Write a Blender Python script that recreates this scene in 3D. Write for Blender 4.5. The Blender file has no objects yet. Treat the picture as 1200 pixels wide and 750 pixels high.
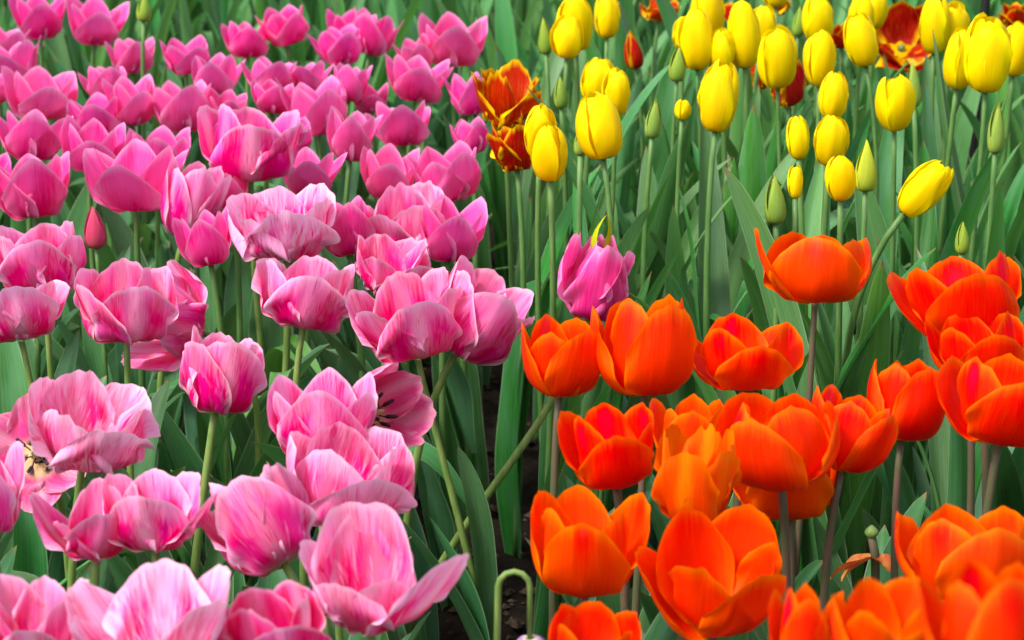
import bpy, math, random
import numpy as np
from mathutils import Vector, Matrix, noise
R = math.radians
scene = bpy.context.scene
COL = scene.collection

# ------------------------------------------------------------------ camera, sky, sun, exposure
CZ, PITCH, FPX = 1.18, R(15.5), 3300.0
cam = bpy.data.cameras.new('camera'); camo = bpy.data.objects.new('camera', cam)
COL.objects.link(camo); scene.camera = camo
camo.location = (0, 0, CZ); camo.rotation_euler = (R(90) - PITCH, 0, 0)
cam.sensor_width = 36; cam.lens = FPX / 1200 * 36
cam.clip_start = .05; cam.clip_end = 500
cam.dof.use_dof = True; cam.dof.focus_distance = 2.7; cam.dof.aperture_fstop = 13
w = bpy.data.worlds.new('World'); scene.world = w; w.use_nodes = True
SUN_EL, SUN_AZ = R(52), R(-125)          # azimuth clockwise from +Y: light from the left, behind the camera
sky = w.node_tree.nodes.new('ShaderNodeTexSky'); sky.sky_type = 'NISHITA'
sky.sun_disc = False; sky.sun_elevation = SUN_EL; sky.sun_rotation = SUN_AZ
sky.air_density = 1.0; sky.dust_density = 3.0; sky.ozone_density = 1.0
bg = w.node_tree.nodes['Background']; bg.inputs[1].default_value = .11
hs = w.node_tree.nodes.new('ShaderNodeHueSaturation'); hs.inputs['Saturation'].default_value = .45   # thin white cloud
w.node_tree.links.new(sky.outputs[0], hs.inputs['Color']); w.node_tree.links.new(hs.outputs[0], bg.inputs[0])
sl = bpy.data.lights.new('sun', 'SUN'); sl.energy = 1.5; sl.angle = R(14); sl.color = (1, .96, .9)
so = bpy.data.objects.new('sun', sl); COL.objects.link(so)
sd = Vector((math.sin(SUN_AZ) * math.cos(SUN_EL), math.cos(SUN_AZ) * math.cos(SUN_EL), math.sin(SUN_EL)))
so.rotation_euler = sd.to_track_quat('Z', 'Y').to_euler(); so.location = (0, 0, 5)
scene.view_settings.view_transform = 'Standard'; scene.view_settings.look = 'None'
scene.view_settings.gamma = 1; scene.view_settings.exposure = 1.32
scene.render.engine = 'CYCLES'
scene.cycles.max_bounces = 8; scene.cycles.transmission_bounces = 6; scene.cycles.diffuse_bounces = 4

SP, CP = math.sin(PITCH), math.cos(PITCH)
def at(px, py, z):
    """photo pixel + height above the soil -> world point and its depth"""
    a, v = (px - 600) / FPX, (py - 375) / FPX
    d = (CZ - z) / (SP + v * CP)
    return Vector((a * d, d * (CP - v * SP), z)), d
def proj(p):
    y, z = p[1], p[2] - CZ
    d = y * CP - z * SP
    return 600 + FPX * p[0] / d, 375 - FPX * (y * SP + z * CP) / d

# ------------------------------------------------------------------ object helpers
def link(o, parent=None):
    COL.objects.link(o)
    if parent: o.parent = parent
    return o
def obj(name, me, parent=None, mat=None):
    if mat and not me.materials: me.materials.append(mat)
    return link(bpy.data.objects.new(name, me), parent)
def tag(o, label, cat, group=None, kind=None):
    o['label'] = label; o['category'] = cat
    if group: o['group'] = group
    if kind: o['kind'] = kind
def root(name, loc, label, cat, group=None):
    o = bpy.data.objects.new(name, None); o.empty_display_size = .02; o.location = loc
    link(o); tag(o, label, cat, group); return o
def grid_mesh(name, pts, uv=None):
    """pts: (n, m, 3) array -> smooth grid mesh with uv"""
    n, m = pts.shape[:2]
    me = bpy.data.meshes.new(name)
    idx = np.arange(n * m).reshape(n, m)
    f = np.stack([idx[:-1, :-1], idx[:-1, 1:], idx[1:, 1:], idx[1:, :-1]], -1).reshape(-1, 4)
    me.vertices.add(n * m); me.vertices.foreach_set('co', pts.reshape(-1).astype(np.float32))
    me.loops.add(f.size); me.loops.foreach_set('vertex_index', f.reshape(-1).astype(np.int32))
    me.polygons.add(len(f))
    me.polygons.foreach_set('loop_start', np.arange(0, f.size, 4, dtype=np.int32))
    me.polygons.foreach_set('loop_total', np.full(len(f), 4, dtype=np.int32))
    me.update(calc_edges=True)
    if uv is not None:
        l = me.uv_layers.new(name='UVMap')
        l.data.foreach_set('uv', uv.reshape(-1, 2)[f.reshape(-1)].reshape(-1).astype(np.float32))
    me.polygons.foreach_set('use_smooth', np.ones(len(f), dtype=bool))
    me.update(); return me
def tube_mesh(name, pts, rad, seg=8, cap=True):
    pts = [Vector(p) for p in pts]; n = len(pts)
    vs, fs = [], []
    for i, p in enumerate(pts):
        t = (pts[min(i + 1, n - 1)] - pts[max(i - 1, 0)]).normalized()
        a = t.cross(Vector((0.12, 1, 0.07))).normalized(); b = t.cross(a)
        r = rad[i] if hasattr(rad, '__len__') else rad
        for k in range(seg):
            th = 2 * math.pi * k / seg
            vs.append(p + (a * math.cos(th) + b * math.sin(th)) * r)
    for i in range(n - 1):
        for k in range(seg):
            k2 = (k + 1) % seg
            fs.append((i * seg + k, i * seg + k2, (i + 1) * seg + k2, (i + 1) * seg + k))
    if cap:
        fs.append(tuple(range(seg))[::-1]); fs.append(tuple((n - 1) * seg + k for k in range(seg)))
    me = bpy.data.meshes.new(name); me.from_pydata(vs, [], fs)
    for p in me.polygons: p.use_smooth = True
    return me
def bez3(a, b, c, d, t):
    return a * (1 - t)**3 + b * 3 * t * (1 - t)**2 + c * 3 * t * t * (1 - t) + d * t**3

# ------------------------------------------------------------------ materials
class NT:
    def __init__(s, name):
        s.m = bpy.data.materials.new(name); s.m.use_nodes = True; s.t = s.m.node_tree
        s.t.nodes.clear(); s.out = s.t.nodes.new('ShaderNodeOutputMaterial')
    def n(s, typ, **kw):
        x = s.t.nodes.new('ShaderNode' + typ)
        for k, v in kw.items(): setattr(x, k, v)
        return x
    def l(s, a, b): s.t.links.new(a, b)
    def put(s, sock, v):
        if isinstance(v, (int, float)): sock.default_value = v
        elif isinstance(v, tuple): sock.default_value = v + (1,) if len(v) == 3 and sock.type == 'RGBA' else v
        else: s.l(v, sock)
    def math(s, op, a, b=None, c=None):
        x = s.n('Math', operation=op); s.put(x.inputs[0], a)
        if b is not None: s.put(x.inputs[1], b)
        if c is not None: s.put(x.inputs[2], c)
        return x.outputs[0]
    def step(s, v, a, b, lo=0, hi=1):
        x = s.n('MapRange', interpolation_type='SMOOTHSTEP'); s.put(x.inputs[0], v)
        for i, q in enumerate((a, b, lo, hi)): s.put(x.inputs[i + 1], q)
        return x.outputs[0]
    def mix(s, f, a, b):
        x = s.n('Mix', data_type='RGBA'); s.put(x.inputs[0], f); s.put(x.inputs[6], a); s.put(x.inputs[7], b)
        return x.outputs[2]
    def vec(s, a, b, c):
        x = s.n('CombineXYZ'); s.put(x.inputs[0], a); s.put(x.inputs[1], b); s.put(x.inputs[2], c); return x.outputs[0]
    def noise(s, v, scale=1, detail=3, rough=.55, dist=0):
        x = s.n('TexNoise'); s.put(x.inputs['Vector'], v); x.inputs['Scale'].default_value = scale
        x.inputs['Detail'].default_value = detail; x.inputs['Roughness'].default_value = rough
        x.inputs['Distortion'].default_value = dist; return x.outputs[0]
    def surf(s, col, rough, transl, tcol=None, bump=None, bstr=.3, bdist=.001, spec=.35, sheen=0):
        p = s.n('BsdfPrincipled'); s.put(p.inputs['Base Color'], col); s.put(p.inputs['Roughness'], rough)
        s.put(p.inputs['Specular IOR Level'], spec)
        if sheen: p.inputs['Sheen Weight'].default_value = sheen; p.inputs['Sheen Roughness'].default_value = .4
        nrm = None
        if bump is not None:
            b = s.n('Bump'); b.inputs['Strength'].default_value = bstr; b.inputs['Distance'].default_value = bdist
            s.l(bump, b.inputs['Height']); nrm = b.outputs[0]; s.l(nrm, p.inputs['Normal'])
        if transl:
            t = s.n('BsdfTranslucent'); s.put(t.inputs[0], tcol if tcol is not None else col)
            if nrm: s.l(nrm, t.inputs['Normal'])
            m = s.n('MixShader'); s.put(m.inputs[0], transl); s.l(p.outputs[0], m.inputs[1]); s.l(t.outputs[0], m.inputs[2])
            s.l(m.outputs[0], s.out.inputs[0])
        else: s.l(p.outputs[0], s.out.inputs[0])
        return s.m
    def uvset(s):
        uv = s.n('UVMap'); sp = s.n('SeparateXYZ'); s.l(uv.outputs[0], sp.inputs[0])
        u, v = sp.outputs[0], sp.outputs[1]
        c = s.math('ABSOLUTE', s.math('MULTIPLY_ADD', u, 2, -1))
        oi = s.n('ObjectInfo'); sc = s.n('SeparateColor'); s.l(oi.outputs['Color'], sc.inputs[0])
        return u, v, c, oi.outputs['Random'], sc.outputs[0], sc.outputs[1], sc.outputs[2]

def petal_mat(name, main, edge, deep, base, mid=None, white=None, basev=.1, transl=.36, rough=.5, blotch=None, rim=None, rimf=.5, es=.45):
    s = NT(name); u, v, c, rnd, hue, amt, sd_ = s.uvset()
    off = s.math('MULTIPLY', rnd, 37.0)
    veins = s.noise(s.vec(s.math('MULTIPLY', u, 26), s.math('MULTIPLY', v, 1.6), off), 1, 4, .6, .3)
    fine = s.noise(s.vec(s.math('MULTIPLY', u, 90), s.math('MULTIPLY', v, 3.5), off), 1, 3, .6)
    soft = s.noise(s.vec(s.math('MULTIPLY', u, 3.0), s.math('MULTIPLY', v, 2.2), off), 1, 2, .5)
    tooth = s.math('MULTIPLY_ADD', veins, .5, -.25)
    e = s.step(s.math('ADD', s.math('MAXIMUM', c, s.step(v, .7, 1.05)), tooth), es, 1.05)
    col = s.mix(e, main, edge)
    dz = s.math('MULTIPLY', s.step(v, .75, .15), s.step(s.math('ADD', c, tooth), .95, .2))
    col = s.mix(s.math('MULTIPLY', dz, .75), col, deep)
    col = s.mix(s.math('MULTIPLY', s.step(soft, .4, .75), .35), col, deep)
    if white is not None:
        # pale midrib and margins, feathered with the deep colour between them
        sw = s.math('MULTIPLY_ADD', v, -.5, c)
        feath = s.noise(s.vec(s.math('MULTIPLY', sw, 15), s.math('MULTIPLY', v, 2.4), s.math('MULTIPLY_ADD', u, 2.2, off)), 1, 4, .62, .5)
        veins = s.math('ADD', s.math('MULTIPLY', feath, .65), s.math('MULTIPLY', veins, .35))
        patch = s.noise(s.vec(s.math('MULTIPLY', u, 4.5), s.math('MULTIPLY', v, 1.5), s.math('ADD', off, 9.0)), 1, 2, .5)
        col = s.mix(s.math('MULTIPLY', s.step(patch, .47, .58), .85), col, deep)
        cw = s.math('ADD', c, s.math('MULTIPLY_ADD', veins, .6, -.3))
        band = s.math('MULTIPLY', s.step(cw, .04, .40, 1, 0), s.math('MULTIPLY_ADD', rnd, .6, .45))
        marg = s.step(cw, s.math('MULTIPLY_ADD', amt, -.45, 1.0), s.math('MULTIPLY_ADD', amt, -.25, 1.12))
        tips = s.step(s.math('ADD', v, s.math('MULTIPLY_ADD', veins, .5, -.25)), .62, 1.0)
        strk = s.step(veins, s.math('MULTIPLY_ADD', amt, -.22, .66), s.math('MULTIPLY_ADD', amt, -.18, .78))
        f = s.math('MAXIMUM', s.math('MULTIPLY', band, .75), s.math('MULTIPLY', marg, .8))
        f = s.math('MAXIMUM', f, s.math('MULTIPLY', tips, s.math('MULTIPLY', amt, 1.0)))
        f = s.math('MAXIMUM', f, s.math('MULTIPLY', strk, s.math('MULTIPLY', amt, .95)))
        f = s.math('MAXIMUM', f, s.math('MULTIPLY', s.step(v, .34, .06), .6))
        f = s.math('MAXIMUM', f, s.math('MULTIPLY', s.step(soft, .48, .66), s.math('MULTIPLY', amt, .55)))
        f = s.math('MULTIPLY', f, s.step(s.math('MULTIPLY_ADD', fine, .6, s.math('MULTIPLY', veins, .6)), .42, .66, s.step(soft, .42, .6, .75, .25), 1.0))
        col = s.mix(s.math('MINIMUM', s.math('MULTIPLY', f, .80), 1.0), col, white)
    if mid is not None:
        mm = s.math('MULTIPLY', s.step(s.math('ADD', c, tooth), .42, .02), s.step(v, .45, .95))
        col = s.mix(s.math('MULTIPLY', mm, s.math('MULTIPLY_ADD', rnd, .75, -.12)), col, mid)
    bf = s.step(s.math('ADD', s.math('ADD', v, s.math('MULTIPLY', tooth, .25)), s.math('MULTIPLY', c, -.10)), basev, basev * .25)
    col = s.mix(bf, col, base)
    if blotch is not None:
        col = s.mix(s.math('MULTIPLY', s.step(v, .34, .24), s.step(c, .62, .40)), col, blotch)
    col = s.mix(s.math('MULTIPLY', s.step(fine, .5, .72), .22), col, edge)
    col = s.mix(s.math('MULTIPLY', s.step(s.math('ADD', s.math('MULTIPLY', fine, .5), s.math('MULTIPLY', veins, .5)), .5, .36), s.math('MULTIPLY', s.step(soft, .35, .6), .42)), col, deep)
    if rim is not None: col = s.mix(s.math('MULTIPLY', s.step(s.math('MAXIMUM', c, s.math('MULTIPLY', v, .985)), .925, .98), rimf), col, rim)
    # plant to plant variation
    h = s.n('HueSaturation'); s.put(h.inputs['Hue'], s.math('MULTIPLY_ADD', hue, .012, .494))
    s.put(h.inputs['Saturation'], s.math('MULTIPLY_ADD', sd_, .08, 1.02)); s.put(h.inputs['Value'], s.math('MULTIPLY_ADD', rnd, .14, .93))
    s.l(col, h.inputs['Color']); col = h.outputs[0]
    bmp = s.math('ADD', s.math('MULTIPLY', veins, 1.0), s.math('MULTIPLY', fine, .5))
    return s.surf(col, rough, transl, col, bmp, .35, .0012, .10, .0)

M = {}
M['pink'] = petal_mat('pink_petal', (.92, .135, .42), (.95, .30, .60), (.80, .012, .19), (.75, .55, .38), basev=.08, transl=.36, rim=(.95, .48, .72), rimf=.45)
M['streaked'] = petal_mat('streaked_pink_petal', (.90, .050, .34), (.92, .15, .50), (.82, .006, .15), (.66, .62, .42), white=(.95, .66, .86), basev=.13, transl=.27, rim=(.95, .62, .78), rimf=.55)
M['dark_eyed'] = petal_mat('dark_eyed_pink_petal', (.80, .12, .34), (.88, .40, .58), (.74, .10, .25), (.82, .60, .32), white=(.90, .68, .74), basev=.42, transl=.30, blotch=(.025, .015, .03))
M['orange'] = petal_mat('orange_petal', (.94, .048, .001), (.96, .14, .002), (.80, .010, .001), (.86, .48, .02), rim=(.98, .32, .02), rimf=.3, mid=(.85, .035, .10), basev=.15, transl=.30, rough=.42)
M['flamed'] = petal_mat('flamed_orange_petal', (.88, .05, .006), (.90, .12, .01), (.75, .03, .01), (.75, .50, .04), white=(.86, .36, .02), basev=.25, transl=.38)
M['yellow'] = petal_mat('yellow_petal', (.95, .74, .010), (.97, .84, .03), (.90, .54, .004), (.55, .60, .05), rim=(.88, .55, .01), rimf=.45, basev=.07, transl=.30, rough=.45)
M['bud'] = petal_mat('green_bud_petal', (.25, .38, .07), (.40, .48, .08), (.17, .30, .06), (.20, .34, .08), basev=.2, transl=.2, rough=.45)
M['yellow_bud'] = petal_mat('yellow_green_bud_petal', (.55, .58, .06), (.66, .62, .05), (.30, .44, .06), (.25, .40, .07), basev=.3, transl=.25, rough=.45)
M['pink_bud'] = petal_mat('pink_bud_petal', (.62, .08, .18), (.70, .12, .25), (.50, .12, .12), (.36, .30, .12), basev=.2, transl=.2)
M['sepal'] = petal_mat('half_green_petal', (.40, .44, .04), (.55, .52, .05), (.25, .36, .05), (.3, .4, .06), transl=.2)
M['parrot'] = petal_mat('red_petal_with_yellow_edge', (.50, .007, .005), (.97, .66, .01), (.32, .004, .004), (.80, .50, .02), basev=.10, transl=.3, es=.64)
M['lilac'] = petal_mat('pale_lilac_petal', (.62, .36, .66), (.74, .52, .78), (.52, .26, .58), (.7, .6, .5), transl=.3)

def leaf_mat(name, c1, c2, bloom, tc):
    s = NT(name); u, v, c, rnd, hue, amt, sd_ = s.uvset()
    off = s.math('MULTIPLY', rnd, 61.0)
    st = s.noise(s.vec(s.math('MULTIPLY', u, 34), s.math('MULTIPLY', v, 1.1), off), 1, 3, .6)
    fi = s.noise(s.vec(s.math('MULTIPLY', u, 110), s.math('MULTIPLY', v, 2.5), off), 1, 2, .5)
    so_ = s.noise(s.vec(s.math('MULTIPLY', u, 2.5), s.math('MULTIPLY', v, 5), off), 1, 4, .6)
    sp = s.noise(s.vec(s.math('MULTIPLY', u, 14), s.math('MULTIPLY', v, 60), off), 1, 3, .6)
    col = s.mix(s.step(st, .40, .60), c1, c2)
    col = s.mix(s.math('MULTIPLY', s.step(so_, .38, .7), s.math('MULTIPLY_ADD', amt, .75, .1)), col, bloom)
    col = s.mix(s.math('MULTIPLY', s.step(fi, .5, .72), .25), col, bloom)
    col = s.mix(s.math('MULTIPLY', s.step(sp, .68, .76), .35), col, (.20, .22, .10))
    col = s.mix(s.math('MULTIPLY', s.step(c, .07, .0), .22), col, (.16, .28, .10))
    col = s.mix(s.step(c, .93, .985, 0, .6), col, (.30, .40, .24))
    col = s.mix(s.math('MULTIPLY', s.step(s.math('ADD', v, s.math('MULTIPLY', so_, .03)), .985, 1.01), .8), col, (.22, .14, .06))
    h = s.n('HueSaturation'); s.put(h.inputs['Hue'], s.math('MULTIPLY_ADD', hue, .05, .475))
    s.put(h.inputs['Saturation'], s.math('MULTIPLY_ADD', rnd, .25, .92)); s.put(h.inputs['Value'], s.math('MULTIPLY_ADD', sd_, .75, .75))
    s.l(col, h.inputs['Color']); col = h.outputs[0]
    tcol = s.mix(.45, col, tc)
    rg = s.math('MULTIPLY_ADD', so_, .25, .30)
    return s.surf(col, rg, .24, tcol, s.math('ADD', st, s.math('MULTIPLY', fi, .5)), .35, .0012, .35)
M['leaf'] = leaf_mat('broad_leaf', (.036, .125, .040), (.056, .175, .052), (.11, .24, .14), (.14, .34, .05))
M['leaf_blade'] = leaf_mat('upright_leaf', (.044, .160, .036), (.072, .230, .050), (.13, .28, .15), (.18, .42, .05))

def plain(name, c1, c2, sc=60, rough=.5, transl=0, stretch=.15, bstr=.3):
    s = NT(name); tc = s.n('TexCoord'); mp = s.n('Mapping'); s.l(tc.outputs['Object'], mp.inputs[0])
    mp.inputs['Scale'].default_value = (1, 1, stretch)
    nz = s.noise(mp.outputs[0], sc, 4, .6)
    return s.surf(s.mix(s.step(nz, .35, .7), c1, c2), rough, transl, None, nz, bstr, .001)
M['stem_green'] = plain('green_stem', (.075, .175, .040), (.13, .25, .065), 150)
M['stem_pale'] = plain('yellow_green_stem', (.13, .22, .045), (.22, .31, .08), 150)
M['stem_brown'] = plain('purplish_stem', (.085, .095, .04), (.15, .085, .06), 150)
M['anther'] = plain('black_anther', (.012, .008, .014), (.03, .02, .03), 400)
M['pistil'] = plain('pistil', (.50, .45, .16), (.62, .55, .22), 300)
M['stake'] = plain('black_stake', (.008, .008, .008), (.016, .015, .014), 80, .5)
M['wilt'] = plain('withered_petal', (.45, .05, .015), (.55, .25, .04), 120, .6, .2)

def soil_mat():
    s = NT('soil'); tc = s.n('TexCoord')
    a = s.noise(tc.outputs['Object'], 40, 8, .7); b = s.noise(tc.outputs['Object'], 220, 5, .7)
    col = s.mix(s.step(a, .35, .7), (.010, .007, .005), (.030, .020, .013))
    col = s.mix(s.math('MULTIPLY', s.step(b, .62, .74), .5), col, (.085, .055, .032))
    return s.surf(col, .95, 0, None, s.math('ADD', a, s.math('MULTIPLY', b, .5)), 1.0, .008, .15)
M['soil'] = soil_mat()
M['crumb'] = plain('soil_crumb', (.022, .015, .010), (.09, .06, .038), 180, .95, 0, 1, .8)

# ------------------------------------------------------------------ the soil
def axis_pts(lo, hi, step, far):
    a = list(np.arange(lo, hi + 1e-6, step)); g = step
    l = [lo]; h = [hi]
    while h[-1] < far: g *= 1.5; h.append(h[-1] + g); l.append(l[-1] - g)
    return np.array(l[1:][::-1] + a + h[1:])
xs = axis_pts(-1.2, 1.2, .016, 120); ys = axis_pts(1.6, 5.0, .018, 120)
X, Y = np.meshgrid(xs, ys, indexing='ij'); Z = np.zeros_like(X)
for i in range(len(xs)):
    for j in range(len(ys)):
        if abs(xs[i]) < 1.3 and .9 < ys[j] < 5.9:
            p = Vector((xs[i], ys[j], 0))
            Z[i, j] = .022 * noise.fractal(p * 14, .8, 2, 4) + .012 * noise.fractal(p * 60, .8, 2, 2)
o = obj('soil_ground', grid_mesh('soil_ground', np.stack([X, Y, Z], -1)), None, M['soil']); o['kind'] = 'structure'
rnd = random.Random(5)
vs, fs = [], []
for k in range(1500):
    y = rnd.uniform(2.6, 4.6); x = rnd.uniform(-.18, .16) * y / 3.6
    r = rnd.choice((.002, .003, .004, .007)) * rnd.uniform(.7, 1.4); b = len(vs)
    for d in ((1, 0, 0), (-1, 0, 0), (0, 1, 0), (0, -1, 0), (0, 0, 1), (0, 0, -1)):
        vs.append((x + d[0] * r * rnd.uniform(.6, 1.5), y + d[1] * r * rnd.uniform(.6, 1.5), .004 + d[2] * r * rnd.uniform(.5, 1)))
    for a, c, e in ((0, 2, 4), (2, 1, 4), (1, 3, 4), (3, 0, 4), (2, 0, 5), (1, 2, 5), (3, 1, 5), (0, 3, 5)): fs.append((b + a, b + c, b + e))
me = bpy.data.meshes.new('soil_crumbs'); me.from_pydata(vs, [], fs)
o = obj('soil_crumbs', me, None, M['crumb']); tag(o, 'loose dark crumbs of soil in the bare gap between beds', 'soil', None, 'stuff')

# ------------------------------------------------------------------ leaves
def leaf_pts(L, W, lean, arch, fold, twist, wave, rs, kink=None, n=26, m=9, power=2.2):
    T = np.linspace(0, 1, n); U = np.linspace(-1, 1, m)
    ph = lean + arch * T**power
    if kink: ph = ph + kink[1] / (1 + np.exp(-(T - kink[0]) * 26))
    ph = ph + .05 * np.sin(T * rs.uniform(4, 9) + rs.uniform(0, 6))
    dx, dz = np.sin(ph) * L / (n - 1), np.cos(ph) * L / (n - 1)
    cx = np.concatenate([[0], np.cumsum(dx[:-1])]); cz = np.concatenate([[0], np.cumsum(dz[:-1])])
    cy = .02 * L * np.sin(T * 3 + rs.uniform(0, 6)) * T
    ws = (T * .9 + .10)**.6 * (1 - T)**.62
    ws = np.maximum(ws / ws.max(), 0); ws[-1] = .008
    f1, f2 = rs.uniform(7, 13), rs.uniform(7, 13); p1, p2 = rs.uniform(0, 6), rs.uniform(0, 6)
    out = np.zeros((n, m, 3)); uv = np.zeros((n, m, 2))
    for i, t in enumerate(T):
        tx, tz = math.sin(ph[i]), math.cos(ph[i])
        nx, nz = -tz, tx                      # adaxial side, towards the stem
        tw = twist * t
        for j, u in enumerate(U):
            s = u * ws[i] * W / 2
            fl = fold * (1 - .45 * t)
            ang = fl * abs(u)**.8
            lat = s * math.cos(ang * .8); up = abs(s) * math.sin(ang)
            up += wave * W * abs(u)**2 * math.sin((f1 if u > 0 else f2) * t + (p1 if u > 0 else p2)) * min(1, t * 3) * (1 - t * .6)
            l2 = lat * math.cos(tw) - up * math.sin(tw); u2 = lat * math.sin(tw) + up * math.cos(tw)
            out[i, j] = (cx[i] + nx * u2, cy[i] + l2, cz[i] + nz * u2)
            uv[i, j] = (u * .5 + .5, t)
    return out, uv
rs = random.Random(11)
LEAF = {'low': [], 'tall': [], 'bent': []}
for k in range(16):
    LEAF['low'].append(leaf_pts(rs.uniform(.29, .39), rs.uniform(.046, .070), rs.uniform(.06, .3), rs.uniform(.1, .8), rs.uniform(.3, .9), rs.uniform(-.9, .9), rs.uniform(.02, .12), rs))
    LEAF['tall'].append(leaf_pts(rs.uniform(.42, .60), rs.uniform(.034, .056), rs.uniform(.02, .18), rs.uniform(.0, .75), rs.uniform(.3, .9), rs.uniform(-1.0, 1.0), rs.uniform(.01, .07), rs))
for k in range(8):
    LEAF['bent'].append(leaf_pts(rs.uniform(.34, .44), rs.uniform(.036, .055), rs.uniform(.05, .2), rs.uniform(.1, .3), rs.uniform(.2, .6), rs.uniform(-.5, .5), rs.uniform(.02, .08), rs, (rs.uniform(.62, .8), rs.uniform(1.2, 2.1))))
for kd, mt in (('low', 'leaf'), ('tall', 'leaf_blade'), ('bent', 'leaf_blade')):
    L_ = []
    for p, uv in LEAF[kd]:
        me = grid_mesh('leaf', p, uv); me.materials.append(M[mt]); L_.append(me)
    LEAF[kd] = L_
BLOOM_AMT = {'pink': .3, 'yellow': .45, 'orange': .75}
def add_leaves(rt, n, bed, rs, sc=1.0, stem=None):
    a0 = rs.uniform(0, 6.28)
    for k in range(n):
        kd = 'low' if bed != 'yellow' else ('bent' if rs.random() < .20 else 'tall')
        if bed == 'pink' and rs.random() < .08: kd = 'bent'
        o = link(bpy.data.objects.new('leaf', rs.choice(LEAF[kd])), rt)
        a = a0 + k * 2.4 + rs.uniform(-.4, .4)
        gx, gy = proj(rt.location)
        if 440 < gx < 700 and gy > 440: a = (math.pi if gx < 590 else 0) + rs.uniform(-1.1, 1.1)   # plants lean out of the bare strip
        s = sc * rs.uniform(.8, 1.08) * (1 - .06 * k)
        if stem:
            q = stem[min(14, int((0, 1, 3, 4, 5)[k] + rs.random() * 1.2))]; s *= (1, .95, .78, .66, .6)[k]
            o.location = (q[0], q[1], q[2] - .004)
        else: o.location = (.006 * math.cos(a), .006 * math.sin(a), -.005)
        o.scale = (s, s * rs.uniform(.85, 1.2), s); o.rotation_euler = (rs.uniform(-.07, .07), rs.uniform(-.07, .07), a)
        o.color = (rs.random(), min(1, BLOOM_AMT[bed] * rs.uniform(.3, 1.5)), rs.random(), 1)

# ------------------------------------------------------------------ petals
SH = {   # bezier profile (r in R, z in H), petal half width in R, base width, tip drop, tip power, apex
    'pink':   dict(P=((.10, 0), (.70, -.04), (.76, .48), (1.0, 1)), W=.80, bw=.34, drop=.40, pw=2.05, apex=.02, ruf=.02, nz=.035, curl=.05, flat=.15),
    'streaked': dict(P=((.10, 0), (.80, -.05), (.86, .46), (.97, 1)), W=.88, bw=.36, drop=.30, pw=2.7, apex=.01, ruf=.065, nz=.07, curl=.06, flat=.12),
    'orange': dict(P=((.12, 0), (.86, -.06), (1.08, .48), (.92, 1)), W=.88, bw=.36, drop=.30, pw=2.6, apex=.025, ruf=.035, nz=.045, curl=.0, flat=.06),
    'yellow': dict(P=((.12, 0), (1.16, -.08), (1.34, .86), (.36, 1.0)), W=1.10, bw=.34, drop=.36, pw=2.0, apex=.03, ruf=.04, nz=.08, curl=.03, flat=0),
    'bud':    dict(P=((.25, 0), (1.20, -.04), (1.30, .50), (.03, 1)), W=1.25, bw=.35, drop=.55, pw=1.3, apex=.02, ruf=.0, nz=.015, curl=.0, flat=0),
    'parrot': dict(P=((.12, 0), (.80, -.04), (.9, .4), (1.05, .95)), W=.90, bw=.40, drop=.32, pw=2.6, apex=.02, ruf=.11, nz=.12, curl=.05, flat=.1),
}
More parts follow.
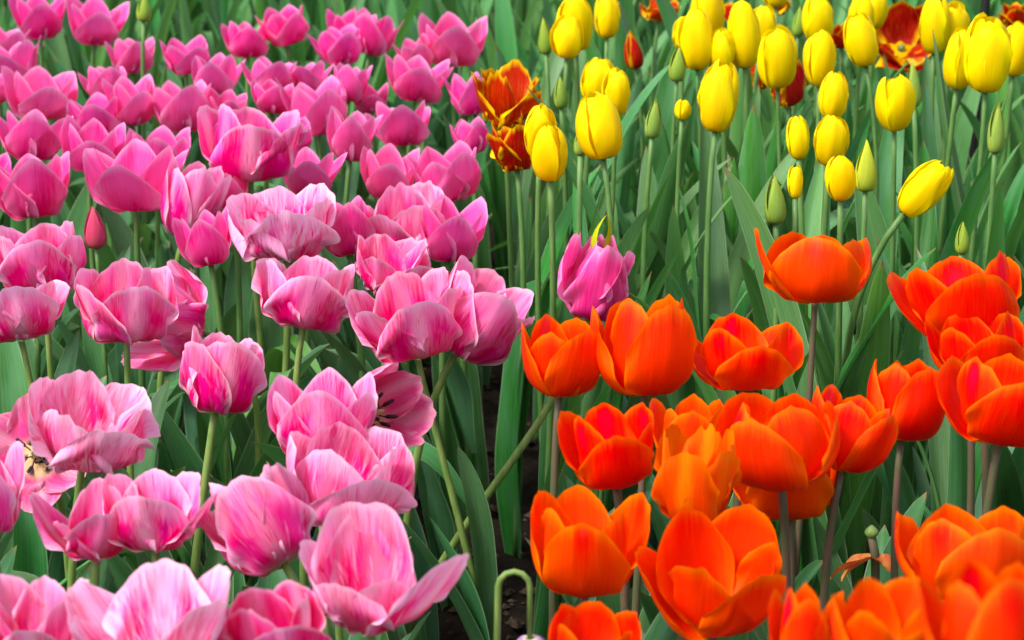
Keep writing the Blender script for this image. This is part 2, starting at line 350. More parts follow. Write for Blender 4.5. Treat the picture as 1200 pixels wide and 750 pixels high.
def petal(sh, Rr, H, az, inner, rs, nu=13, nv=18, op=0.0, lf=1.0, wf=1.0, bend=0.0, ruf=1.0, flare=0.0):
    P = [np.array(p, float) * (Rr * q_, H * lf) for p, q_ in zip(sh['P'], (1, 1 - flare * .6, 1 - flare * .5, 1 + flare))]
    k = .86 if inner else 1.0
    for i, f in ((1, .25), (2, .8), (3, 1.0)):
        p = P[i] * (k, 1); a = op * f
        P[i] = np.array((p[0] * math.cos(a) + p[1] * math.sin(a), p[1] * math.cos(a) - p[0] * math.sin(a)))
    P[3] = P[3] + np.array((math.sin(bend) * Rr * .5, -abs(math.sin(bend)) * H * .06)) * (1 if bend else 0)
    Wm = sh['W'] * Rr * wf * (.94 if inner else 1)
    sx, sy, sz = rs.uniform(0, 90), rs.uniform(0, 90), rs.uniform(0, 90)
    f1, f2, p1, p2 = rs.uniform(8, 15), rs.uniform(8, 15), rs.uniform(0, 6), rs.uniform(0, 6)
    U = np.linspace(-1, 1, nu); V = np.linspace(0, 1, nv)
    skew = rs.uniform(-.07, .07); ca, sa = math.cos(az), math.sin(az)
    out = np.zeros((nv, nu, 3)); uv = np.zeros((nv, nu, 2))
    def prof(t): return bez3(P[0], P[1], P[2], P[3], t)
    for i, v in enumerate(V):
        for j, u in enumerate(U):
            jag = sh['ruf'] * .5 * ruf * noise.noise(Vector((u * 4.2 + sx, sy, 0)))
            t = v * (1 - sh['drop'] * abs(u + skew)**sh['pw'] + jag) + sh['apex'] * v**8 * math.exp(-(u / .13)**2)
            q = prof(t); q2 = prof(min(t + .02, 1.1)); q1 = prof(max(t - .02, 0))
            tg = (q2 - q1) / (np.linalg.norm(q2 - q1) + 1e-9); nr, nz_ = tg[1], -tg[0]     # outward normal in (r, z)
            r = max(q[0], 1e-4)
            ws = sh['bw'] + (1 - sh['bw']) * math.sin(math.pi / 2 * min(t / .62, 1))
            ws *= (1 - .16 * max(0, t - .62) / .38)
            s = u * ws * Wm
            Rc = r * (1 - sh['flat']) + Rr * 1.3 * sh['flat'] + .04 * Rr
            Rc = max(Rc, Wm * .45 * min(1, (t / .38)**1.3))
            if sh is SH['yellow'] or sh is SH['bud']: Rc = max(r, Wm * .30)
            th = max(-1.75, min(1.75, s / Rc))
            rad = r - Rc + Rc * math.cos(th); tan = Rc * math.sin(th)
            nn = sh['nz'] * Rr * noise.noise(Vector((u * 1.6 + sx, v * 2.0 + sy, sz))) * 1.6 * (.2 + v)
            nn += sh['curl'] * Rr * abs(u)**3 * v * 1.6
            nn += sh['ruf'] * ruf * Rr * u * u * v * math.sin((f1 if u > 0 else f2) * v + (p1 if u > 0 else p2)) * 1.6
            nn += .022 * Rr * math.exp(-(u / .10)**2) * v * (1 - .3 * v)                    # midrib
            nn += (.008 + sh['nz'] * .45) * Rr * noise.noise(Vector((u * 6 + sx, v * 1.6 + sy, sz))) * (.3 + v)
            nn += .035 * Rr * u * min(1, v * 3)                                             # each petal laps over the next
            if inner: nn -= .030 * Rr * min(1, v * 3)
            rad += nr * nn * math.cos(th); tan += nr * nn * math.sin(th); z = q[1] + nz_ * nn
            out[i, j] = (ca * rad - sa * tan, sa * rad + ca * tan, z); uv[i, j] = (u * .5 + .5, v)
    return grid_mesh('petal', out, uv)

def ovoid(name, r, h, seg=8, rings=5):
    pts = [(0, 0, h * i / rings) for i in range(rings + 1)]
    rad = [r * max(.12, math.sin(math.pi * (.18 + .78 * i / rings))) for i in range(rings + 1)]
    return tube_mesh(name, pts, rad, seg)
RECEPT = ovoid('flower', .0055, .011); RECEPT.materials.append(M['stem_pale'])
PISTIL = ovoid('pistil', .0040, .022); PISTIL.materials.append(M['pistil'])
ANTHER = tube_mesh('stamen', [(0, 0, 0), (.004, 0, .008), (.008, 0, .013), (.009, 0, .016), (.011, 0, .026), (.0115, 0, .028)], [.0009, .0008, .0007, .0022, .0020, .0006], 6)
ANTHER.materials.append(M['anther'])

BED_Z = {'pink': .42, 'streaked': .42, 'orange': .42, 'yellow': .55, 'bud': .53, 'parrot': .47, 'lilac': .42}
GROUPS = {'pink': 'plain pink tulips in the back of the left bed', 'streaked': 'streaked pink and white tulips in the left bed',
          'orange': 'orange tulips in the right bed', 'yellow': 'yellow tulips at the back', 'bud': 'unopened tulip buds', 'parrot': 'red and yellow tulips at the back'}
BASES = []
count = [0]
def tulip(kind, x, y, w, h, label, **k):
    """x, y: foot of the flower in the photo; w, h: its width and height in photo pixels"""
    count[0] += 1; rs = random.Random(k.get('seed', count[0] * 7 + 3))
    sh = SH[k.get('shape', kind)]; z = k.get('z')
    if z is None:
        z = BED_Z[kind]
        if kind == 'orange': z = .42 + (700 - y) / 400 * .07
        z += rs.uniform(-.012, .012)
    if k.get('shape', kind) not in ('yellow', 'bud'): y -= .05 * w; h -= .03 * w
    p, d = at(x, y, z)
    px = d / FPX
    shp = k.get('shape', kind)
    roll, lean = R(k.get('roll', rs.uniform(-11, 11))), R(k.get('lean', rs.uniform(-12, 7)))
    Rr = w * px / 2 / (.99 if shp in ('yellow', 'bud') else 1.0)
    if shp in ('yellow', 'bud'): H = h * px / .97
    else: H = max((h - .27 * w * .62) * px / .96, Rr * 1.25)
    H = k.get('H', H)
    ax = Vector((math.sin(roll), -math.sin(lean), math.cos(roll) * math.cos(lean))).normalized()
    q = Vector((0, 0, 1)).rotation_difference(ax)
    # ground point
    bx = p.x - math.sin(roll) * .05 + rs.uniform(-.02, .02) + k.get('dx', 0)
    by = p.y + rs.uniform(-.015, .03) + math.sin(lean) * .05 + k.get('dy', 0)
    base = Vector((bx, by, -.004)); BASES.append((bx, by))
    cat = 'tulip bud' if shp == 'bud' else 'tulip'
    rt = root('tulip_bud' if shp == 'bud' else 'tulip', base, label, cat, k.get('group', GROUPS.get(kind)))
    # stem
    top = p - base; hgt = top.length
    pts = []
    pa = Vector((0, 0, 0)); pd = top + ax * .002
    pb = Vector((top.x * .12 + rs.uniform(-.01, .01), top.y * .15, hgt * .4)); pc = pd - ax * hgt * k.get('neck', .3)
    for i in range(15): pts.append(bez3(pa, pb, pc, pd, i / 14))
    if 'path' in k: pts = k['path'](base, p)
    r0 = (.0036 if 'path' in k else .0044) * (.8 if shp == 'bud' else .86 if shp == 'yellow' else .95) * rs.uniform(.85, 1.1)
    sm = {'orange': 'stem_brown', 'yellow': 'stem_green', 'bud': 'stem_green', 'parrot': 'stem_green', 'pink': 'stem_green'}.get(kind, 'stem_pale')
    obj('stem', tube_mesh('stem', pts, [r0 * (1.15 - .35 * i / 14) for i in range(15)], 9), rt, M[k.get('stem', sm)])
    # flower
    fl = obj('flower' if shp != 'bud' else 'bud', RECEPT, rt)
    fl.location = top; fl.rotation_euler = q.to_euler()
    s = Rr / .04; fl.scale = (1, 1, 1)
    mt = M[k.get('mat', kind)]
    near = w > 85
    nu, nv = (21, 28) if near else (13, 16)
    ph = R(k.get('phase', rs.choice((-90, -60, -75, -105, -90)) + rs.uniform(-14, 14)))
    opn = k.get('open', 0)
    colr = (rs.random(), k.get('white', rs.uniform(.15, .6)), rs.random(), 1)
    pets = k.get('pets')
    flr = k.get('flare', 0 if shp == 'bud' else rs.uniform(-.14, .10) if shp == 'yellow' else rs.uniform(-.10, .14))
    if pets is None:
        pets = []
        for i in range(6):
            inner = i % 2
            var = {'pink': .10, 'streaked': .19, 'orange': .12, 'yellow': .03, 'bud': 0, 'parrot': .28}[sh_name(sh)]
            pets.append((math.degrees(ph) + 60 * i + rs.uniform(-6, 6), math.degrees(opn + rs.uniform(-var, var * 1.3) + (-.02 if inner else .02)),
                         rs.uniform(.93, 1.06), rs.uniform(.93, 1.06)))
    for i, pt in enumerate(pets):
        az, op, lf, wf = pt[:4]; bd = pt[4] if len(pt) > 4 else 0
        me = petal(sh, Rr, H, R(az), i % 2 == 1, rs, nu, nv, R(op), lf, wf, bd, k.get('ruf', 1), flr)
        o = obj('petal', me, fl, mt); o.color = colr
    if k.get('stamens'):
        pi_ = obj('pistil', PISTIL, fl); pi_.location = (0, 0, .006); pi_.scale = (s, s, s * .9)
        for i in range(6):
            o = link(bpy.data.objects.new('stamen', ANTHER), fl); o.rotation_euler = (0, R(k.get('st_open', 0)), i * R(60) + .3); o.location = (0, 0, .006); o.scale = (s, s, s)
    bed = 'yellow' if kind in ('yellow', 'bud', 'parrot') else ('orange' if kind == 'orange' else 'pink')
    add_leaves(rt, k.get('leaves', 4 if bed == 'yellow' else 3), bed, rs, k.get('ls', 1.0), pts)
    return rt
def sh_name(sh):
    for n_, v_ in SH.items():
        if v_ is sh: return n_

P_, S_, O_, Y_, B_, X_ = 'pink', 'streaked', 'orange', 'yellow', 'bud', 'parrot'
# --- plain pink tulips, back to front
for t in [
    (P_, 47, 48, 68, 60, 'pink tulip cut by the top edge, first in from the left corner'),
    (P_, 110, 54, 68, 62, 'pink tulip cut by the top edge, second from the left corner'),
    (P_, 3, 70, 60, 44, 'pink tulip at the left edge just below the corner tulip'),
    (P_, 155, 89, 61, 47, 'small pink tulip with pointed petals standing alone below the top left pair', dict(roll=0)),
    (P_, 218, 88, 62, 47, 'pink tulip between two small ones in the back left rows, leaves behind it'),
    (P_, 290, 70, 60, 51, 'deep pink tulip in the back row, left neighbour of a taller upright one'),
    (P_, 336, 55, 63, 52, 'upright pink cup in the back row with green leaves all round'),
    (P_, 410, 57, 62, 50, 'pink tulip half hidden behind the one leaning right in the back row'),
    (P_, 433, 67, 66, 58, 'pink tulip leaning right in the back row with a long pointed petal', dict(roll=12)),
    (P_, 397, 77, 63, 47, 'deep pink tulip in front of the back row pair near the top middle'),
    (P_, 531, 80, 84, 60, 'widest pink tulip at the right end of the back row'),
    (P_, 490, 84, 46, 44, 'pink tulip mostly hidden behind the two wide ones near the top middle'),
    (P_, 20, 100, 72, 44, 'pink tulip at the left edge with petals spread wide, third row'),
    (P_, -2, 122, 44, 34, 'pink petals poking in at the left edge below the spread tulip'),
    (P_, 47, 140, 88, 50, 'wide open pink tulip in the left rows showing a long right petal', dict(open=.12)),
    (P_, 126, 118, 58, 40, 'pink tulip with rounded petals left of the crowded middle rows'),
    (P_, 253, 112, 66, 50, 'pink tulip with open rim behind the tall dark centred cup'),
    (P_, 315, 115, 64, 44, 'pink tulip in the crowded rows above the large striped one, left'),
    (P_, 360, 110, 54, 38, 'pink tulip in the crowded rows above the large striped one, right'),
    (P_, 408, 121, 50, 50, 'salmon pink tulip squeezed between two rows near the top middle'),
    (P_, 486, 122, 78, 60, 'broad pink tulip directly under the two at the right end of the back row'),
    (P_, 550, 137, 50, 54, 'narrow pink tulip next to the red and yellow blooms', dict(phase=-60)),
    (P_, 435, 133, 46, 38, 'smallest salmon pink tulip between two broad ones'),
    (P_, 154, 148, 66, 62, 'pink tulip tucked behind the tall dark centred cup'),
    (P_, 264, 144, 52, 38, 'pink tulip showing only its rim left of the large striped one'),
    (P_, 318, 135, 56, 40, 'pink tulip hidden behind the top of the large striped one'),
    (P_, 116, 160, 70, 48, 'pink tulip behind the second row from the left, only the rim showing'),
    (P_, 213, 158, 84, 71, 'tall pink cup with a dark crimson petal overlap, above the leaning row', dict(phase=-65)),
    (P_, 373, 160, 80, 72, 'pink tulip with one tall back petal and a short stem right of the striped one'),
    (P_, 473, 174, 76, 58, 'pink cup with even petals between the broad and the front pink pair'),
    (P_, 553, 182, 50, 46, 'closed pink tulip at the right edge of the pink bed below the narrow one'),
    (P_, 410, 190, 66, 64, 'dark based pink tulip right of the one with the tall back petal'),
    (P_, 342, 180, 46, 46, 'pink tulip with one petal showing right of the large striped bloom'),
    (P_, 36, 190, 84, 60, 'pink tulip in the left rows, second above the left cup with open rim'),
    (P_, 106, 203, 84, 68, 'pink tulip behind the big smooth cup, to its upper left'),
    (P_, 186, 207, 80, 60, 'pink tulip behind the big smooth cup, to its upper right'),
    (P_, 362, 232, 75, 62, 'pink tulip just below and right of the large striped bloom'),
    (P_, 452, 234, 75, 68, 'left one of the two pink tulips side by side at the bed edge'),
    (P_, 528, 238, 92, 72, 'right one of the two pink tulips side by side at the bed edge'),
    (P_, 159, 250, 112, 92, 'big smooth pink cup with a pale yellow foot on a pale stem', dict(roll=0, phase=-90)),
    (P_, 40, 258, 98, 86, 'large pink tulip at the left with a wide open rim and crimson sides'),
    (P_, -14, 240, 60, 60, 'pink tulip cut by the left edge beside the large open one'),
    (P_, 226, 238, 52, 46, 'pink tulip behind the tip of the closed leaning one'),
    (P_, 274, 248, 46, 52, 'pink tulip peeping between the closed leaning one and the feathered one'),
    (P_, 247, 313, 70, 72, 'crimson pink tulip under the closed leaning one', dict(phase=-90, white=0)),
    (P_, 410, 302, 78, 72, 'smooth pink tulip between two striped ones, its rim in front of leaves'),
    (P_, 524, 308, 84, 84, 'smooth pink tulip at the right side of the bed with a long right petal', dict(roll=5)),
]:
    o_ = t[6] if len(t) > 6 else {}
    tulip(*t[:6], **o_)
tulip(P_, 113, 290, 26, 47, 'closed pink bud on a thin stem below the big smooth cup', shape='bud', mat='pink_bud', roll=-3, group='unopened tulip buds')

# --- streaked tulips
tulip(S_, 294, 213, 122, 94, 'large pink tulip with white stripe and crimson sides, highest of the striped ones', roll=2, phase=-80, white=.35, z=.46)
tulip(S_, 215, 280, 78, 96, 'closed feathered pink tulip leaning right on a bent stem', shape='orange', mat='streaked', roll=16, dx=-.03, phase=-75, white=.55, open=-.05)
tulip(S_, 335, 304, 124, 92, 'white feathered pink tulip with a ruffled pale rim', white=1.0, ruf=1.8, roll=-2)
tulip(S_, 478, 306, 112, 82, 'striped pink tulip with crinkled rim in front of a smooth one at the bed edge', white=.6, ruf=1.5)
tulip(S_, 456, 346, 94, 62, 'striped pink tulip half hidden behind the pair with crossing stems', white=.45)
tulip(S_, 355, 388, 114, 98, 'pink tulip with a pale back petal seen inside the cup', white=.55, phase=-90)
tulip(S_, 52, 345, 108, 94, 'striped pink cup with a broad white middle at the left edge, smooth stem', white=.5, roll=-3, phase=-85)
tulip(S_, 25, 402, 108, 78, 'pale pink tulip behind a stem at the left edge', white=.7, leaves=2)
tulip(S_, 148, 402, 122, 96, 'bell shaped pink tulip with crimson folds beside the small bud', white=.35, roll=0)
tulip(S_, 232, 392, 92, 100, 'ragged pink tulip drooping to the left with petals hanging down', white=.5, roll=-68, lean=20, ruf=2, open=.25, z=.40)
tulip(S_, 488, 421, 122, 108, 'large pale pink tulip, left one of the pair with crossing stems', roll=-12, phase=-80, white=.5, dx=.065, dy=-.02, neck=.35)
tulip(S_, 535, 418, 118, 112, 'large rose pink tulip leaning right, right of the two with crossing stems', roll=30, phase=-85, white=.45, dx=-.05, z=.41, mat='streaked')
tulip(S_, 252, 486, 104, 102, 'pink tulip with feathered sides leaning right on a pale slanting stem', roll=9, phase=-70, white=.55, dx=-.03)
tulip(S_, 98, 543, 140, 112, 'wide open pale pink tulip with white inner petals, in front of the dark eyed one', roll=13, lean=13, phase=-60, white=.9, open=.20, ruf=1.6, z=.44)
tulip(S_, 46, 540, 88, 80, 'pink tulip wide open to the viewer with a black eye and yellow heart', mat='dark_eyed', shape='streaked', lean=58, roll=-8, white=.3, z=.405, stamens=True, st_open=28,
      pets=[(-90, 42, .85, 1.0), (-30, 42, .9, 1.05), (30, 44, 1.0, 1.1), (90, 42, 1.0, 1.1), (150, 40, 1.0, 1.1), (210, 44, 1.0, 1.1)])
tulip(S_, -12, 630, 92, 116, 'pink tulip cut by the left edge below the black eyed one', white=.6, z=.44)
tulip(S_, 428, 492, 88, 86, 'pink tulip turned right with black stamens showing behind the V shaped one', mat='dark_eyed', shape='orange', roll=58, lean=34, stamens=True, white=.1, z=.41, st_open=15,
      pets=[(-90, 10, .7, 1), (-30, 16, 1, 1.05), (30, 12, 1.0, 1.1), (90, 6, 1.0, 1.1), (150, 8, 1.0, 1.1), (210, 10, .9, 1.1)])
tulip(S_, 378, 542, 142, 108, 'V shaped pink tulip with three pale edged front petals on an upright stem', shape='pink', mat='streaked', phase=-88, roll=1, white=.55, z=.445)
tulip(S_, 402, 612, 150, 118, 'pale striped tulip mostly hidden under the V shaped one', white=.85, open=.12, z=.415)
tulip(S_, 112, 653, 96, 92, 'rose pink tulip with its left petal folded out', white=.45, roll=5, z=.43,
      pets=[(-75, 2, 1, 1.05), (-20, 0, 1, 1), (40, 0, 1.02, 1), (95, 0, 1, 1), (178, 22, 1.2, .8), (-140, 8, .72, 1)])
tulip(S_, 181, 645, 116, 98, 'pale pink tulip with one narrow petal flared to the right', white=.7, roll=-2, z=.44,
      pets=[(-95, 0, 1, 1.1), (-150, 0, 1, 1), (150, 0, 1.02, 1), (90, 0, 1, 1), (40, 2, 1, 1), (-18, 24, 1.25, .78)])
tulip(S_, 333, 667, 130, 130, 'pink tulip seen from behind with a grey green foot, tipping left', roll=-32, lean=-22, white=.5, z=.43, dx=.10, neck=.15)
tulip(S_, 434, 735, 138, 152, 'nearest pale pink tulip, wide open with a long petal reaching right', white=.75, roll=-2, lean=2, z=.45,
      pets=[(-125, 5, .60, 1.05), (-75, 10, .66, .95), (-38, 30, 1.30, .98), (75, 0, .98, 1.25), (112, -4, .95, 1.2), (172, 12, .85, 1.05)])
tulip(S_, 48, 782, 112, 112, 'pale pink tulip cut by the bottom edge in the left corner', white=.6, z=.45)
tulip(S_, 190, 792, 172, 140, 'large whitish pink tulip cut by the bottom edge', white=.95, z=.46, open=.1)
tulip(S_, 325, 788, 132, 104, 'deep rose tulip cut by the bottom edge right of the large whitish one', white=.15, z=.45)
t_ = tulip(S_, 690, 374, 86, 102, 'lone pink tulip beside the orange ones with a yellow green tip', shape='streaked', mat='pink', roll=12, phase=-78, z=.44, dx=-.20, dy=.04, open=-.10, flare=-.2, ruf=2.2, leaves=2)
# yellow green sepal-like petal of that flower
fl_ = [c for c in t_.children if c.name.startswith('flower')][0]
o = obj('petal', petal(SH['bud'], .010, .040, 0, False, random.Random(3), 9, 12), fl_, M['sepal']); o.location = (-.004, .012, .062); o['label'] = 'yellow green half opened petal'
o = obj('petal', petal(SH['bud'], .010, .040, math.pi, False, random.Random(4), 9, 12), fl_, M['sepal']); o.location = (-.004, .012, .062); o['label'] = 'yellow green half opened petal'
# nodding one at the bottom
def nod(base, p):
    e = p - base; r = .0115; up = .040; x0 = e.x - 2 * r
    q = [Vector((x0 * (i / 7)**1.3, e.y * i / 7, (e.z + up) * i / 7)) for i in range(8)]
    q += [Vector((x0 + r - r * math.cos(a), e.y, e.z + up + r * math.sin(a))) for a in (.5, 1.05, 1.57, 2.1, 2.65)]
    return q + [Vector((e.x, e.y, e.z + up)), Vector((e.x, e.y, e.z))]
tulip(S_, 621, 748, 40, 60, 'nodding tulip on a hooked pale stem with a lilac flower below the frame', shape='bud', mat='lilac', roll=176, z=.41, dx=-.035, path=nod, stem='stem_pale', leaves=1, group='streaked pink and white tulips in the left bed')

# --- orange tulips
for t in [
    (955, 358, 124, 92, 'highest orange tulip, on a slanting brown stem, with one tall left petal', dict(dx=-.02, roll=2, phase=-100, pets=[(-97, 0, 1, 1.1), (-40, 4, 1, 1), (15, 6, 1, 1), (75, 0, .95, 1), (120, 0, .95, 1), (184, 18, 1.28, .78)])),
    (1132, 400, 140, 106, 'orange tulip with a pink tipped front petal, upper right', dict(phase=-86)),
    (1150, 446, 110, 60, 'orange tulip mostly hidden between the two large ones at the right edge', {}),
    (1170, 524, 136, 122, 'large orange tulip with a heart shaped front petal at the right edge', dict(phase=-92)),
    (1056, 519, 96, 100, 'half closed orange tulip left of the one with a heart shaped petal', dict(open=-.12, phase=-60, roll=6)),
    (655, 467, 96, 100, 'orange tulip furthest left in the orange group, even rim', {}),
    (755, 467, 118, 126, 'tall orange tulip in front of the lone pink one', dict(phase=-65, roll=0)),
    (871, 457, 120, 98, 'orange tulip with spread petals right of the tall one', dict(open=.06, phase=-75)),
    (722, 572, 108, 102, 'orange tulip with a lone broad front petal, under the tall one', dict(phase=-88)),
    (808, 548, 84, 86, 'orange tulip crowded behind the yellow flamed one', {}),
    (916, 571, 146, 122, 'broad orange tulip in the middle of the orange group, yellow foot', dict(phase=-120)),
    (986, 554, 98, 100, 'orange tulip leaning right against the broad middle one', dict(roll=12)),
    (926, 612, 128, 92, 'red orange tulip hidden below the broad middle one', dict(z=.40)),
    (685, 697, 136, 126, 'orange goblet tulip on a short stem left of the open one', dict(phase=-88, roll=0)),
    (838, 732, 150, 138, 'open orange tulip tilted to show its red inside', dict(roll=3, lean=20, phase=-55, open=.05)),
    (690, 796, 112, 86, 'orange tulip cut by the bottom edge under the goblet one', dict(z=.45)),
    (936, 806, 78, 124, 'orange tulip cut by the bottom edge, tall rounded petals', dict(z=.52)),
    (1030, 796, 118, 118, 'orange tulip cut by the bottom edge in the right half, red inside', dict(z=.56)),
    (1132, 708, 156, 122, 'large orange tulip with rounded petals above the bottom right corner', dict(z=.455, phase=-75)),
    (1165, 812, 140, 160, 'orange tulip with a pink flushed petal in the bottom right corner', dict(z=.64)),
]:
    k_ = dict(t[5]); tulip(O_, *t[:5], **k_)
tulip(O_, 812, 618, 96, 118, 'wilting orange tulip flamed with yellow and green, petals crumpled', mat='flamed', roll=5, ruf=3.5, white=.2, open=.0, flare=.05, z=.45)

# --- yellow tulips
for t in [
    (675, 58, 40, 62, 'plump yellow tulip at the top, left end of the yellow rows', 0), (664, 68, 34, 46, 'yellow tulip tucked behind the plump one at the left end', 0),
    (711, 44, 28, 50, 'slim yellow tulip right of the plump one at the top', 0), (697, 118, 40, 50, 'yellow tulip leaning over the large left one', 12),
    (722, 134, 31, 51, 'small smooth yellow tulip right of the leaning one', 0), (707, 186, 50, 74, 'large yellow tulip with a creased front petal, left group', -5),
    (632, 186, 36, 61, 'yellow tulip nearest the red and yellow blooms', 3), (645, 211, 37, 66, 'yellow tulip lowest of the left group on a straight stem', 0),
    (817, 81, 39, 64, 'yellow tulip first of the tall three right of the gap', 0), (829, 50, 40, 60, 'yellow tulip behind the first of the tall three', 0),
    (800, 58, 24, 36, 'scrap of a small yellow tulip behind the tall three', 0), (873, 79, 39, 72, 'yellow tulip last of the tall three, pointed top left', 0),
    (889, 68, 30, 60, 'yellow tulip just behind the last of the tall three', 4), (847, 82, 30, 46, 'yellow tulip low between the first and last of the tall three', 0),
    (838, 154, 44, 78, 'yellow tulip standing in front of the tall three on its own stem', 6), (799, 140, 17, 22, 'tiny yellow tulip deep among the leaves', 0),
    (911, 102, 45, 66, 'broad yellow tulip over the red blooms', -4), (957, 48, 33, 50, 'yellow tulip behind a thin green stem near the top', 0),
    (960, 100, 34, 60, 'pale yellow tulip right of the broad one', 0), (974, 139, 33, 53, 'yellow tulip half hidden behind the pale one', 0),
    (936, 186, 24, 48, 'small bumpy yellow tulip low left of the oval one', 0), (972, 193, 36, 60, 'oval yellow tulip below the half hidden one', 0),
    (985, 234, 31, 50, 'lowest upright yellow tulip beside a yellow green bud', 0), (1015, 77, 38, 60, 'yellow tulip leaning left in front of two others', -9),
    (1008, 40, 28, 42, 'yellow tulip behind the one leaning left', 0), (1024, 33, 25, 40, 'yellow tulip top beside the red and yellow petals', 0),
    (1048, 152, 43, 63, 'squat yellow tulip standing clear in the right half', 0), (1094, 62, 34, 63, 'yellow tulip left of the overlapping right pair', 0),
    (1113, 58, 36, 53, 'yellow tulip right of the overlapping right pair', 6), (1121, 103, 38, 68, 'yellow tulip touching the biggest one from the left', 3),
    (1155, 107, 54, 84, 'biggest yellow tulip in front of the black stake', 4), (1187, 88, 33, 60, 'yellow tulip at the right edge of the photo', 0),
    (1060, 249, 40, 70, 'yellow tulip lying over at a slant to the right', 38), (932, 232, 17, 36, 'narrow yellow tulip showing between leaves', 0),
    (909, 8, 32, 50, 'yellow tulip just touching the top edge', 0),
]:
    k_ = dict(roll=t[5] + random.Random(t[0]).uniform(-5, 5), ls=1.0)
    if t[5] == 38: k_.update(dx=-.03, lean=8)
    if t[1] < 70: k_['z'] = .53
    tulip(Y_, *t[:5], **k_)
# --- buds
for t in [
    (640, 63, 16, 40, 'green bud left of the plump yellow tulip', 'bud'), (658, 126, 17, 36, 'green bud above the lowest left yellow tulip', 'bud'),
    (680, 182, 16, 33, 'green bud tucked left of the large creased yellow tulip', 'bud'), (793, 95, 20, 40, 'yellow green bud left of the tall three', 'bud'),
    (764, 161, 19, 44, 'pointed green bud alone among leaves', 'bud'), (935, 42, 15, 33, 'green bud near the top between two yellow tulips', 'bud'),
    (1071, 125, 18, 50, 'green bud behind the squat yellow tulip', 'bud'), (1166, 179, 20, 56, 'green bud alone near the right edge', 'bud'),
    (1014, 224, 26, 58, 'large yellow green bud ready to open', 'yellow_bud'), (909, 262, 25, 55, 'pointed green bud above the highest orange tulip', 'bud'),
    (1127, 297, 17, 36, 'low green bud beside the black stake', 'bud'), (168, 25, 17, 32, 'green bud behind the top left pink tulips', 'bud'),
]:
    tulip(B_, *t[:5], mat=t[5], roll=random.Random(t[0]).uniform(-5, 5))
# --- red and yellow
for t in [
    (592, 150, 68, 76, 'red tulip with yellow fringed edge right of the pink bed', dict(ruf=1.6, open=.05, z=.49)), (606, 202, 52, 66, 'red and yellow tulip below the fringed one', dict(ruf=1.6, z=.47)),
    (1056, 62, 74, 66, 'open red and yellow striped tulip turned to the viewer', dict(lean=35, open=.3)), (924, 126, 46, 62, 'dark red tulip behind the broad yellow one', {}),
    (858, 40, 48, 42, 'red and yellow tulip at the top behind the tall three', {}), (986, 57, 30, 32, 'scrap of red and yellow petals left of the open striped one', {}),
    (745, 80, 22, 42, 'single dark red petal tulip in shade between yellow groups', dict(shape='bud', mat='parrot')), (772, 26, 40, 30, 'red and yellow tulip at the top above the pointed bud', {}),
    (1190, 34, 36, 34, 'red and yellow tulip at the top right corner', {}), (906, 20, 36, 30, 'red tulip at the top under the cropped yellow one', {}), (889, 106, 26, 36, 'yellow edged red tulip left of the broad yellow one', {}),
]:
    tulip(X_, *t[:5], **t[5])

# ------------------------------------------------------------------ withered tulip in the orange bed
p, d = at(1022, 608, .33)
rt = root('withered_tulip', (p.x, p.y, -.004), 'withered tulip with a bare green seed pod and hanging red petals', 'tulip')
obj('stem', tube_mesh('stem', [(0, 0, 0), (.004, 0, .15), (.006, 0, .25), (.004, 0, .30), (0, 0, .318)], .004, 8), rt, M['stem_brown'])
pod = obj('seed_pod', ovoid('seed_pod', .0065, .012, 10, 7), rt, M['stem_pale']); pod.location = (0, 0, .316)
for i, (a, l) in enumerate(((185, .042), (205, .036), (-20, .028))):
    me = grid_mesh('petal', *leaf_pts(l, .018, 1.9, .6, .7, .6, .1, random.Random(i), None, 14, 7))
    q = obj('petal', me, rt, M['wilt']); q.location = (0, -.004, .298); q.rotation_euler = (0, 0, R(a))

# ------------------------------------------------------------------ stake
def on_plane(px, py, Yw):
    al, v = (px - 600) / FPX, (py - 375) / FPX; dd = Yw / (CP - v * SP); return Vector((al * dd, Yw, CZ - dd * (SP + v * CP)))
a, b = on_plane(1130, 292, 4.0), on_plane(1157, -20, 4.0)
dirv = (b - a).normalized(); foot = a - dirv * (a.z / dirv.z)
rt = root('garden_stake', (foot.x, foot.y, 0), 'thin black stake rising behind the biggest yellow tulip', 'stake')
tp = b - foot
obj('rod', tube_mesh('rod', [tp * (i / 8 * 1.15) for i in range(9)], .0068, 10), rt, M['stake'])
cap = obj('cap', tube_mesh('cap', [(0, 0, 0), (0, 0, .004), (0, 0, .012), (0, 0, .014)], [.008, .0092, .0092, .006], 10), rt, M['stake'])
cap.location = tp * 1.145

# ------------------------------------------------------------------ leafy clumps between the flowers
rs = random.Random(77)
LB = {'pink': ('clump of broad tulip leaves growing between the pink tulips', 'leaf clumps between the pink tulips'),
      'yellow': ('clump of long upright tulip leaves without a flower in the yellow bed', 'leaf clumps in the yellow bed'),
      'orange': ('clump of broad grey green tulip leaves between the orange tulips', 'leaf clumps between the orange tulips')}
used = list(BASES); clumps = []
def try_clump(x, y, mind):
    px0, py0 = proj((x, y, 0)); px, py = proj((x, y, .28))
    if px < -110 or px > 1310 or py > 880: return
    # bare strip of soil between the two front beds
    if 505 < px0 < 655 and py0 > 462: return
    for (a, b) in used:
        if (a - x)**2 + ((b - y) * .72)**2 < mind * mind: return
    edge = 575 if py > 120 else 600
    bed = 'pink' if px < edge else ('orange' if py > 395 else 'yellow')
    if y > 4.75: bed = 'yellow'
    used.append((x, y)); clumps.append((x, y, bed))
yy = 1.75
while yy < 5.9:
    xw = (yy * 1.05) * 720 / FPX + .06
    for k in range(int(xw * 2 / .07)):
        try_clump(rs.uniform(-xw, xw), yy + rs.uniform(-.04, .04), .074 if yy < 4.4 else .10)
    yy += .055
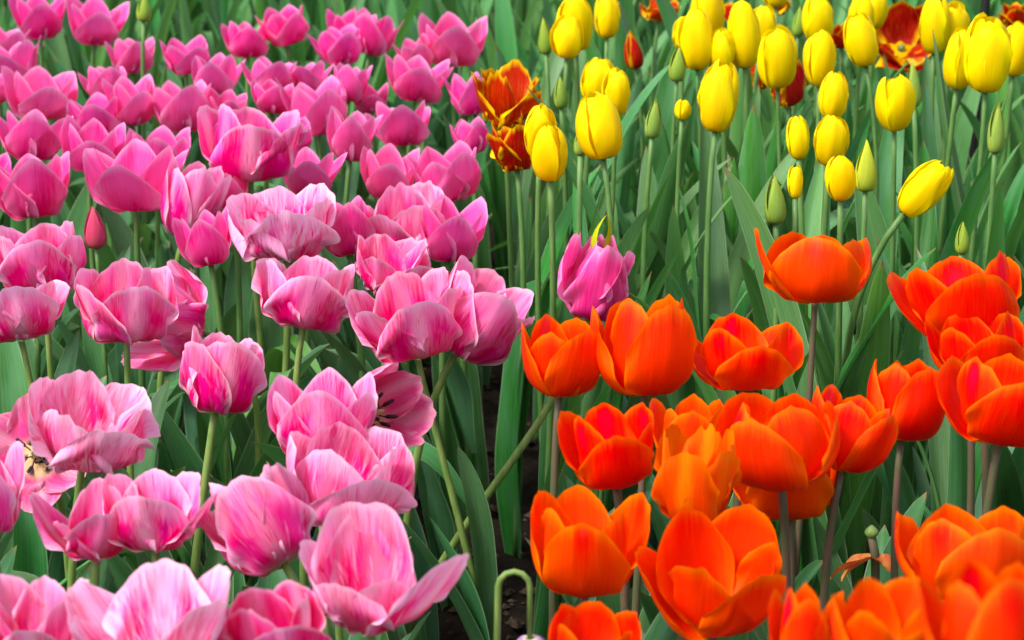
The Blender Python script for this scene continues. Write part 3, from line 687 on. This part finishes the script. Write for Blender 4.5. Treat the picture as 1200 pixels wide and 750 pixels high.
clumps.sort(key=lambda c: c[1])
print('clumps', len(clumps), {b: sum(1 for c in clumps if c[2] == b) for b in LB})
for x, y, bed in clumps:
    rt = root('tulip_leaf_clump', (x, y, -.004), LB[bed][0], 'tulip leaves', LB[bed][1])
    add_leaves(rt, rs.choice((5, 6, 6) if bed == 'yellow' else (4, 5, 5)), bed, rs, rs.uniform(.88, 1.1))

# foliage of the beds running on past both sides and the back, as one mass
pool = [(LEAF['low'], M['leaf']), (LEAF['tall'], M['leaf_blade'])]
def mesh_arrays(me):
    n = len(me.vertices); co = np.empty(n * 3, np.float32); me.vertices.foreach_get('co', co)
    f = np.empty(len(me.loops), np.int32); me.loops.foreach_get('vertex_index', f)
    uv = np.empty(len(me.loops) * 2, np.float32); me.uv_layers[0].data.foreach_get('uv', uv)
    return co.reshape(-1, 3), f.reshape(-1, 4), uv
arr = [mesh_arrays(m) for m in LEAF['tall'][:10] + LEAF['low'][:6]]
CO, FA, UV, nb = [], [], [], 0
def mass(x, y):
    global nb
    a0 = rs.uniform(0, 6.28)
    for k in range(4):
        co, f, uv = arr[rs.randrange(16)]
        a = a0 + k * 1.7; s_ = rs.uniform(.75, 1.05); c, s2 = math.cos(a) * s_, math.sin(a) * s_
        CO.append(np.stack([co[:, 0] * c - co[:, 1] * s2 + x, co[:, 0] * s2 + co[:, 1] * c + y, co[:, 2] * s_ - .005], -1))
        FA.append(f + nb); UV.append(uv); nb += len(co)
yy = 1.75
while yy < 8.2:
    xin = yy * 1.02 * 720 / FPX + .06; xw = xin + .75
    if yy > 5.9: xin = 0
    n_ = int((xw - xin) * 2 / (.10 if yy < 5.9 else .13))
    for k in range(n_):
        mass((1 if k % 2 else -1) * rs.uniform(xin + .05, xw) if xin else rs.uniform(-xw, xw), yy + rs.uniform(-.05, .05))
    yy += .11
CO, FA, UV = np.concatenate(CO), np.concatenate(FA), np.concatenate(UV)
me = bpy.data.meshes.new('tulip_foliage'); me.vertices.add(len(CO)); me.vertices.foreach_set('co', CO.reshape(-1).astype(np.float32))
me.loops.add(FA.size); me.loops.foreach_set('vertex_index', FA.reshape(-1).astype(np.int32)); me.polygons.add(len(FA))
me.polygons.foreach_set('loop_start', np.arange(0, FA.size, 4, dtype=np.int32)); me.polygons.foreach_set('loop_total', np.full(len(FA), 4, dtype=np.int32))
me.update(calc_edges=True); me.uv_layers.new(name='UVMap').data.foreach_set('uv', UV.astype(np.float32))
me.polygons.foreach_set('use_smooth', np.ones(len(FA), dtype=bool)); me.update()
o = obj('tulip_foliage', me, None, M['leaf_blade']); o.color = (.5, .4, .5, 1)
tag(o, 'mass of green tulip leaves behind the last rows of flowers', 'tulip leaves', None, 'stuff')
print('tulips', count[0])
